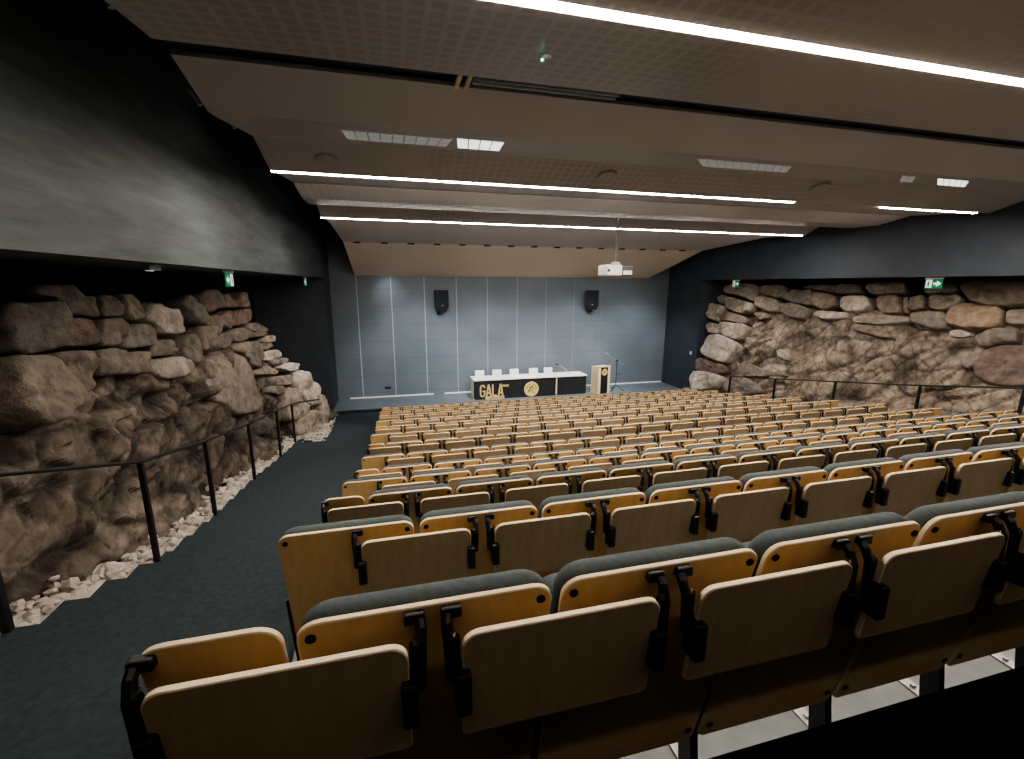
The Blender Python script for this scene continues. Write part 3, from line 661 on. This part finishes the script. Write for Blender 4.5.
for side, lst in (('L', LEFT_STONES), ('R', RIGHT_STONES)):
    for k, (nm, pl) in enumerate(lst):
        y = sum(p[0] for p in pl)/len(pl); z = sum(p[1] for p in pl)/len(pl)
        sz = min(max(p[0] for p in pl)-min(p[0] for p in pl), max(p[1] for p in pl)-min(p[1] for p in pl))
        b = min(.26, max(.07, sz*.34))
        if side == 'L' and y > 11.2: b = min(.14, b)
        if nm in ('big smooth','vast reddish','tan shouldered','rounded grey','buff','broad grey','low jagged'): b = min(b, .16)
        o = stone(side, pl, b, stone_mat(nm, y, side), k+1+(50 if side == 'R' else 0))
        z0 = itp(AISLE if side == 'L' else RF, y); h = (z-z0)/(-.1-z0)
        course = 'top' if h > .9 else 'upper' if h > .76 else 'middle' if h > .45 else 'lower'
        where = 'close to the stage' if y > 11.3 else 'midway along' if y > 7.5 else 'towards the back'
        tag(o, '%s stone, %s part of the %s rock wall, %s' % (nm, course, 'left' if side == 'L' else 'right', where), 'stone', 'stones of the %s rock wall' % ('left' if side == 'L' else 'right'))

# gravel along the foot of the left rock
def pebble(bm, c, r, rnd):
    t = bmesh.new(); bmesh.ops.create_icosphere(t, subdivisions=1, radius=1)
    sc = (r*rnd.uniform(.7,1.4), r*rnd.uniform(.7,1.4), r*rnd.uniform(.45,.9))
    for v in t.verts: v.co = Vector((v.co.x*sc[0], v.co.y*sc[1], v.co.z*sc[2])) * rnd.uniform(.75,1.2)
    t.transform(Matrix.Rotation(rnd.uniform(0,6), 4, 'Z'))
    t.transform(Matrix.Translation(c)); vm = {}
    for v in t.verts: vm[v] = bm.verts.new(v.co)
    for f in t.faces: bm.faces.new([vm[v] for v in f.verts])
    t.free()
rnd = random.Random(3); bm = bmesh.new()
for k in range(1500):
    y = rnd.uniform(1.0, 14.75)
    if y < 11.45: x = -2.53 - abs(rnd.gauss(0, .16))
    else: x = rnd.uniform(itp(LB, y)-.15, itp([(11.45,-1.80),(12.6,-1.86),(14.75,-1.98)], y))
    r = rnd.uniform(.018,.05) if rnd.random() < .85 else rnd.uniform(.05,.085)
    if x > -2.53-r*.6 and y < 11.45: x = -2.53-r*.6
    pebble(bm, (x, y, astep(AISLE, y)+.012+r*.35 + max(0, (-2.6-x))*.25), r, rnd)
tag(tone(obj('gravel', bm, M['gravel'])), 'pale gravel spilled along the foot of the left rock outcrop', 'gravel', kind='stuff')

# ------------------------------------------------------------------ handrails
def rail(label, posts, x, before, after, ang):
    t = thing('handrail', label, 'handrail', (x, posts[0][0], posts[0][2]))
    o = Vector(t.location)
    for y, zt, zb in posts:
        bm = bmesh.new(); box(bm, x-.022-o.x, x+.022-o.x, y-.022-o.y, y+.022-o.y, zb-o.z, zt-.01-o.z); obj('post', bm, M['black'], t)
    bm = bmesh.new(); tube(bm, [Vector(p)-o for p in before]+[Vector((x, y, zt))-o for y, zt, zb in posts]+[Vector(p)-o for p in after], .017, 10); obj('rail_bar', bm, M['black'], t, True)
LP = [(4.95,-1.72),(6.45,-2.03),(8.2,-2.33),(10.0,-2.60),(11.4,-2.82)]

rail('black steel handrail along the wide aisle in front of the left rock', [(3.22,-1.13,astep(AISLE,3.22))]+[(y, z, astep(AISLE, y)) for y, z in LP], -2.5, [(-2.5,2.4,-.80)], [(-2.38,11.75,-2.86),(-1.97,11.95,-2.87)], 0)
RP = [(3.5,-1.45),(5.2,-1.74),(6.8,-2.04),(8.67,-2.35),(10.5,-2.65),(12.3,-2.93)]
rail('black steel handrail along the right rock beyond the seat rows', [(y, z, astep(RF, y)) for y, z in RP], 10.62, [(10.62,1.9,-1.18)], [], 0)

# ------------------------------------------------------------------ stage furniture
def emboss(parent, x, z, y, r, name='emblem'):
    bm = bmesh.new(); n = 40
    pts = []
    for k in range(n):
        a = 2*PI*k/n; rr = r*(1.06 if abs(a-PI/2) < .12 else 1.0)
        pts.append((x+rr*math.cos(a), z+rr*math.sin(a)))
    a = [bm.verts.new((p[0], y-.006, p[1])) for p in pts]; b = [bm.verts.new((p[0], y, p[1])) for p in pts]
    bm.faces.new(a); bm.faces.new(b[::-1])
    for k in range(n): bm.faces.new((a[(k+1)%n], a[k], b[k], b[(k+1)%n]))
    e = obj(name, bm, M['gold'], parent)
    bm = bmesh.new()                                  # fine dark linework of the crest
    def poly(ps, w=.05):
        for p, q in zip(ps, ps[1:]):
            p, q = Vector((p[0], 0, p[1]))*r, Vector((q[0], 0, q[1]))*r; d = (q-p).normalized(); s = Vector((-d.z, 0, d.x))*r*w
            vs = [Vector((x, y-.008, z))+v for v in (p-s, p+s, q+s, q-s)]
            f = bm.faces.new([bm.verts.new(v) for v in vs])
    poly([(-.75,.1),(-.45,.5),(-.1,.72)]); poly([(.15,.7),(.5,.45),(.72,.05)]); poly([(-.5,-.45),(-.2,.0),(.05,.45)])
    poly([(.05,.45),(.25,.1),(.5,-.1)]); poly([(-.2,0),(.1,-.15),(.3,-.55)]); poly([(-.3,.2),(-.05,.3)], .08); poly([(-.45,-.05),(-.15,-.35)], .07); poly([(.2,.35),(.1,.1)], .07)
    bmesh.ops.recalc_face_normals(bm, faces=bm.faces)
    obj('crest_lines', bm, M['goldline'], e)
    return e
T0 = Vector((2.66, 15.80, STAGE_Z))
t = thing('presidential_table', 'long pale wooden stage table with a black banner front reading GALA', 'table', T0)
W, D, H = 4.40, .75, .755
bm = bmesh.new(); box(bm, -.02, W+.02, -.02, D, H-.035, H, bev=.004); obj('table_top', bm, M['table_top'], t)
for x in (0, W-.04):
    bm = bmesh.new(); box(bm, x, x+.04, .03, D-.03, 0, H-.035); obj('side_panel', bm, M['pale_wood'], t)
bm = bmesh.new(); box(bm, 0, W, .03, .05, .05, H-.035); obj('front_board', bm, M['pale_wood'], t)
b1 = bmesh.new(); box(b1, .03, 3.15, .012, .03, .02, H-.06); b1 = obj('banner', b1, M['banner'], t)
b2 = bmesh.new(); box(b2, 3.21, W-.01, .012, .03, .02, H-.06); b2 = obj('banner', b2, M['banner'], t)
emboss(b1, 2.18, .31, .012, .285)
# GALA lettering, condensed bold strokes
def letters(word, x, z, h, w, gap, y, s):
    bm = bmesh.new()
    def bar(p, q, t=s):
        p, q = Vector((p[0]*w, 0, p[1]*h)), Vector((q[0]*w, 0, q[1]*h)); d = (q-p).normalized(); n = Vector((-d.z, 0, d.x))*t/2; p -= d*t*.2; q += d*t*.2
        v0 = [bm.verts.new(Vector((x, y-.006, z))+k) for k in (p-n, p+n, q+n, q-n)]; v1 = [bm.verts.new(k.co+Vector((0,.006,0))) for k in v0]
        bm.faces.new(v0); bm.faces.new(v1[::-1])
        for k in range(4): bm.faces.new((v0[(k+1)%4], v0[k], v1[k], v1[(k+1)%4]))
    G = {'G': [((.9,.78),(.72,.97)),((.72,.97),(.28,.97)),((.28,.97),(.1,.8)),((.1,.8),(.1,.2)),((.1,.2),(.28,.03)),((.28,.03),(.72,.03)),((.72,.03),(.9,.2)),((.9,.2),(.9,.47)),((.9,.47),(.55,.47))],
         'A': [((.08,.0),(.45,1.0)),((.55,1.0),(.92,.0)),((.25,.28),(.75,.28)),((.45,1.0),(.55,1.0))],
         'L': [((.12,0),(.12,1)),((.12,.05),(.88,.05))]}
    for ch in word:
        for p, q in G[ch]: bar(p, q)
        x += w+gap
    bmesh.ops.recalc_face_normals(bm, faces=bm.faces)
    return bm
obj('banner_lettering', letters('GALA', .22, .12, .43, .19, .035, .012, .055), M['gold'], b1)
bm = bmesh.new(); box(bm, 1.02, 1.29, .006, .012, .46, .53)
box(bm, .42, 1.13, .006, .012, .005, .115); obj('banner_subtitle', bm, M['gold'], b1)
bm = bmesh.new()
for k in range(9): box(bm, .60+k*.055, .625+k*.055, .003, .006, .025, .09)
for k in range(5): box(bm, 1.05+k*.045, 1.075+k*.045, .003, .006, .48, .51)
obj('subtitle_strokes', bm, M['goldline'], b1)

for k, x in enumerate((3.05, 3.73, 4.42, 5.21, 5.82)):                       # white chairs behind the table
    s = thing('stage_chair', 'white chair standing behind the stage table, %s from the GALA end' % ORD[k+1], 'chair', (x, 16.78, STAGE_Z), group='white chairs behind the stage table')
    bm = board(rrect(.36, .50, .04, 5, .04), -.02, .02); bm.transform(Matrix.Translation((0,.02,.92)) @ Matrix.Rotation(-.08, 4, 'X'))
    obj('backrest', bm, [M['white'], M['white']], s)
    bm = bmesh.new(); box(bm, -.2, .2, -.42, -.02, .43, .47, bev=.012); obj('seat', bm, M['white'], s)
    for sx in (-1, 1):
        for yy, top in ((-.38, .43), (.0, .50)):
            bm = bmesh.new(); tube(bm, [(sx*.17, yy, top), (sx*.185, yy*1.04, 0)], .012, 8); obj('leg', bm, M['chrome'], s)

g = thing('gooseneck_microphone', 'slim gooseneck microphone leaning left on the stage table top', 'microphone', (6.50, 16.2, STAGE_Z+H))
bm = bmesh.new(); box(bm, -.10, .06, -.07, .07, 0, .03, bev=.008); obj('base', bm, M['pale_wood'], g)
bm = bmesh.new(); tube(bm, [(0,0,.03), (-.12,0,.13), (-.30,0,.27), (-.45,0,.36)], .010, 8); obj('neck', bm, M['mic'], g, True)
bm = bmesh.new(); tube(bm, [(-.45,0,.36), (-.50,0,.385), (-.58,0,.40)], .022, 10); obj('microphone_head', bm, M['black'], g, True)

l = thing('lectern', 'pale wooden lectern with a black front strip and round gold emblem', 'lectern', (7.67, 15.85, STAGE_Z), math.radians(13))
bm = bmesh.new()
pr = [(-.22,0),(.22,0),(.22,1.05),(-.22,1.09)]
a = [bm.verts.new((-.29, y, z)) for y, z in pr]; b = [bm.verts.new((.29, y, z)) for y, z in pr]
bm.faces.new(a[::-1]); bm.faces.new(b)
for k in range(4): bm.faces.new((a[k], a[(k+1)%4], b[(k+1)%4], b[k]))
bmesh.ops.recalc_face_normals(bm, faces=bm.faces); obj('body', bm, M['pale_wood'], l)
bm = bmesh.new(); box(bm, -.165, .165, -.232, -.222, .02, 1.04); fp = obj('front_strip', bm, M['banner'], l)
emboss(fp, 0, .86, -.232, .13)
bm = bmesh.new(); box(bm, -.295, .295, -.235, -.19, 1.06, 1.10, bev=.006); obj('top_ledge', bm, M['pale_wood'], l)

ms = thing('microphone_stand', 'black boom microphone stand beside the lectern', 'microphone stand', (8.42, 16.0, STAGE_Z))
bm = bmesh.new(); tube(bm, [(0,0,.22), (0,0,1.22)], .014, 10); obj('pole', bm, M['black'], ms)
for k in range(3):
    a = PI/2+k*2*PI/3; bm = bmesh.new(); tube(bm, [(0,0,.26), (.32*math.cos(a), .32*math.sin(a), .012)], .011, 8); obj('leg', bm, M['black'], ms)
bm = bmesh.new(); tube(bm, [(.32,0,1.04), (0,0,1.22), (-.45,0,1.51)], .011, 8); obj('boom_arm', bm, M['mic'], ms)
bm = bmesh.new(); tube(bm, [(-.40,0,1.48), (-.52,0,1.56)], .022, 10); obj('microphone', bm, M['mic'], ms)
bm = bmesh.new(); box(bm, -.03, .03, -.03, .03, 1.18, 1.26, bev=.008); obj('clamp', bm, M['black'], ms)
bm = bmesh.new(); tube(bm, [(.01,0,.68), (.14,0,.68), (.19,0,.70)], .012, 8); obj('accessory_arm', bm, M['black'], ms)

def speaker(x, rz, label):
    t = thing('loudspeaker', label, 'loudspeaker', (x, 16.86, -.58), rz, 'loudspeakers on the stage wall')
    pr = [(-.25,-.17),(.25,-.17),(.19,.13),(-.19,.13)]
    bm = bmesh.new(); tp = [bm.verts.new((px, py, .38)) for px, py in pr]; mid = [bm.verts.new((px, py, -.22)) for px, py in pr]; bt = [bm.verts.new((px*.72, py*.8+.02, -.38)) for px, py in pr]
    bm.faces.new(tp); bm.faces.new(bt[::-1])
    for A, B_ in ((tp, mid), (mid, bt)):
        for k in range(4): bm.faces.new((A[(k+1)%4], A[k], B_[k], B_[(k+1)%4]))
    bmesh.ops.recalc_face_normals(bm, faces=bm.faces); obj('cabinet', bm, M['speaker'], t)
    bm = bmesh.new(); box(bm, -.22, .22, -.182, -.171, -.2, .35, bev=.004); obj('grille', bm, mat('speaker grille cloth', (.018,.020,.026), .9), t)
    bm = bmesh.new(); box(bm, -.02, .02, -.186, -.182, -.19, -.16); obj('badge', bm, M['mic'], t)
    bm = bmesh.new(); box(bm, -.08, .08, .0, .24, -.50, -.46); box(bm, -.06, .06, .0, .08, -.46, -.36); obj('wall_bracket', bm, M['speaker'], t)
speaker(1.64, math.radians(14), 'black loudspeaker on the stage wall nearer the wide aisle')
speaker(7.62, math.radians(-14), 'black loudspeaker on the stage wall above the lectern')

M['pole'] = mat('grey painted tube', (.10,.10,.11), .5)
p = thing('projector', 'white projector hanging from the ceiling on a thin pole', 'projector', (4.33, 8.5, .29))
bm = bmesh.new(); tube(bm, [(0,0,.15), (0,0,1.085)], .016, 12); obj('pole', bm, M['pole'], p)
bm = bmesh.new(); box(bm, -.07, .07, -.06, .06, .10, .16, bev=.01); obj('mount', bm, M['mic'], p)
bm = bmesh.new(); box(bm, -.28, .05, -.22, .22, -.11, .10, bev=.03); obj('body', bm, M['white'], p)
bm = bmesh.new(); box(bm, .05, .30, -.20, .22, -.10, .08, bev=.02); obj('rear_vent', bm, mat('grey vent', (.10,.10,.11), .6), p)
bm = bmesh.new(); box(bm, .07, .26, -.208, -.198, -.09, -.01, bev=.004); obj('connector_panel', bm, M['white'], p)
bm = bmesh.new(); disc(bm, -.25, -.01, -.226, -.216, .03); obj('control_button', bm, M['lens'], p)

# white skirting lines on the stage wall
for k, (xa, xb) in enumerate(((-1.75,1.30),(1.72,3.4),(6.9,11.15))):
    bm = bmesh.new(); box(bm, xa, xb, BACK-.02, BACK, -4.15, -4.105); struct('baseboard_back.%03d' % k if k else 'baseboard_back', bm, M['white'])
bm = bmesh.new(); box(bm, -.11, .11, -.012, 0, -.04, .04, bev=.004); tag(obj('floor_socket_plate', bm, M['dark'], loc=(-.39, BACK, -3.80)), 'small dark socket plate low on the stage wall', 'socket')
bm = bmesh.new(); box(bm, -.012, 0, -.05, .05, -.07, .07, bev=.003); sw = tag(obj('light_switch', bm, M['white'], loc=(XR, 15.25, -2.6)), 'white light switch on the dark wall beside the right rock', 'switch')

# exit signs under the beams
def exit_sign(x, y, s, label, h=.20):
    t = thing('exit_sign', label, 'exit sign', (x, y, .19), 0, 'green exit signs under the beams')
    bm = bmesh.new(); box(bm, -.02, .02, -.18, .18, -.035, 0, bev=.004); obj('housing', bm, M['white'], t)
    bm = bmesh.new(); box(bm, -.006, .006, -.165, .165, -.035-h, -.035); pl = obj('sign_plate', bm, M['green'], t)
    bm = bmesh.new(); f = s*.008
    def quad(pts):
        bm.faces.new([bm.verts.new((f, yy, zz-.035-h/2)) for yy, zz in pts])
    # door with running figure, then the arrow (mirrored per side so the arrow reads as in the hall)
    d = -1
    quad([(d*-.15,-.085),(d*-.03,-.085),(d*-.03,.085),(d*-.15,.085)])
    quad([(d*.0,-.022),(d*.075,-.022),(d*.075,.022),(d*.0,.022)]); quad([(d*.06,-.065),(d*.145,0),(d*.06,.065)])
    bmesh.ops.recalc_face_normals(bm, faces=bm.faces); obj('pictogram', bm, M['signwhite'], pl)
    bm = bmesh.new(); f = s*.010
    quad([(d*-.115,.03),(d*-.09,.03),(d*-.09,.055),(d*-.115,.055)]); quad([(d*-.12,-.03),(d*-.08,-.03),(d*-.07,.025),(d*-.115,.025)]); quad([(d*-.13,-.075),(d*-.115,-.075),(d*-.095,-.03),(d*-.115,-.03)]); quad([(d*-.08,-.075),(d*-.065,-.075),(d*-.08,-.03),(d*-.098,-.03)])
    obj('running_figure', bm, M['green'], pl)
exit_sign(-2.32, 7.55, 1, 'green exit sign under the left beam above the rock wall')
exit_sign(-2.32, 13.5, 1, 'green exit sign under the left beam beside the stage')
t = thing('emergency_light', 'small white emergency light under the left beam above the big stones', 'emergency light', (-2.42, 5.6, .19))
bm = bmesh.new(); box(bm, -.03, .03, -.12, .12, -.06, 0, bev=.008); obj('housing', bm, M['mic'], t)
bm = bmesh.new(); box(bm, -.02, .02, -.10, -.02, -.068, -.06); obj('lamp', bm, M['signwhite'], t)
exit_sign(11.36, 7.40, -1, 'green exit sign with a white arrow under the right beam')
exit_sign(11.36, 13.36, -1, 'small green exit sign under the right beam beside the stage')

# ------------------------------------------------------------------ light
w = bpy.data.worlds.new('World'); bpy.context.scene.world = w; w.use_nodes = True
w.node_tree.nodes['Background'].inputs[0].default_value = (.5,.6,.7,1); w.node_tree.nodes['Background'].inputs[1].default_value = .015
def area(name, loc, target, sx, sy, power, col=(1,.93,.84), spread=180):
    d = bpy.data.lights.new(name, 'AREA'); d.shape = 'RECTANGLE'; d.size = sx; d.size_y = sy; d.energy = power; d.color = col; d.spread = math.radians(spread)
    o = bpy.data.objects.new(name, d); C.objects.link(o); o.location = loc
    o.rotation_euler = (Vector(target)-Vector(loc)).to_track_quat('-Z', 'Y').to_euler(); return o
def spot(name, loc, target, power, ang, blend=.6, col=(1,.95,.9), rad=.05):
    d = bpy.data.lights.new(name, 'SPOT'); d.energy = power; d.spot_size = math.radians(ang); d.spot_blend = blend; d.color = col; d.shadow_soft_size = rad
    o = bpy.data.objects.new(name, d); C.objects.link(o); o.location = loc
    o.rotation_euler = (Vector(target)-Vector(loc)).to_track_quat('-Z', 'Y').to_euler(); return o
for k in range(4):                                                             # unseen spots added to brighten the stage
    x = .5 + 2.9*k
    spot('stage_fill_spot', (x, 13.7, 1.05), (x+.3, 16.4, -3.6), 330, 75, .8, (.88,.95,1.0))
for k in range(4):
    x = .6 + 2.7*k
    spot('stage_fill_wash', (x, 10.6, 1.05), (x, 17.0, -2.3), 290, 52, 1.0, (.93,.96,1.0))  # unseen wash added to brighten the stage wall
spot('wall_spot_lamp', (-.3, 15.9, .35), (-.17, 17.1, -.35), 22, 60, 1.0, (.85,.93,1.0))
for x in (3.4, 5.6, 7.6): spot('table_fill_spot', (x, 14.0, .95), (x, 16.1, -3.3), 300, 40, .8, (1,.97,.92))  # unseen spots added to brighten table and lectern
spot('rock_fill_spot', (-.9, 13.5, 1.0), (-2.4, 12.6, -2.8), 220, 60, .8)  # unseen spot added to brighten the left rock end
spot('rock_fill_spot', (10.0, 13.3, 1.0), (11.4, 12.9, -1.9), 160, 60, .8)  # unseen spot added to brighten the right rock end

# ------------------------------------------------------------------ camera
cam = bpy.data.cameras.new('camera'); co = bpy.data.objects.new('camera', cam); C.objects.link(co)
cam.sensor_fit = 'HORIZONTAL'; cam.sensor_width = 36; cam.lens = 450.4/1024*36; cam.clip_start = .02
YAW, PITCH, ROLL = math.radians(14.4788), math.radians(11.889), math.radians(.2176)
fw = Vector((math.sin(YAW)*math.cos(PITCH), math.cos(YAW)*math.cos(PITCH), -math.sin(PITCH))); rt = Vector((math.cos(YAW), -math.sin(YAW), 0)); up = rt.cross(fw)
r2 = math.cos(ROLL)*rt + math.sin(ROLL)*up; u2 = -math.sin(ROLL)*rt + math.cos(ROLL)*up
co.matrix_world = Matrix(((r2.x, u2.x, -fw.x, 0), (r2.y, u2.y, -fw.y, 0), (r2.z, u2.z, -fw.z, 0), (0,0,0,1)))
bpy.context.scene.camera = co
sc = bpy.context.scene
sc.view_settings.view_transform = 'AgX'; sc.view_settings.look = 'AgX - Medium High Contrast'; sc.view_settings.exposure = 0.85
for o in list(C.objects):
    if o.parent is None: o.location.z += LIFT
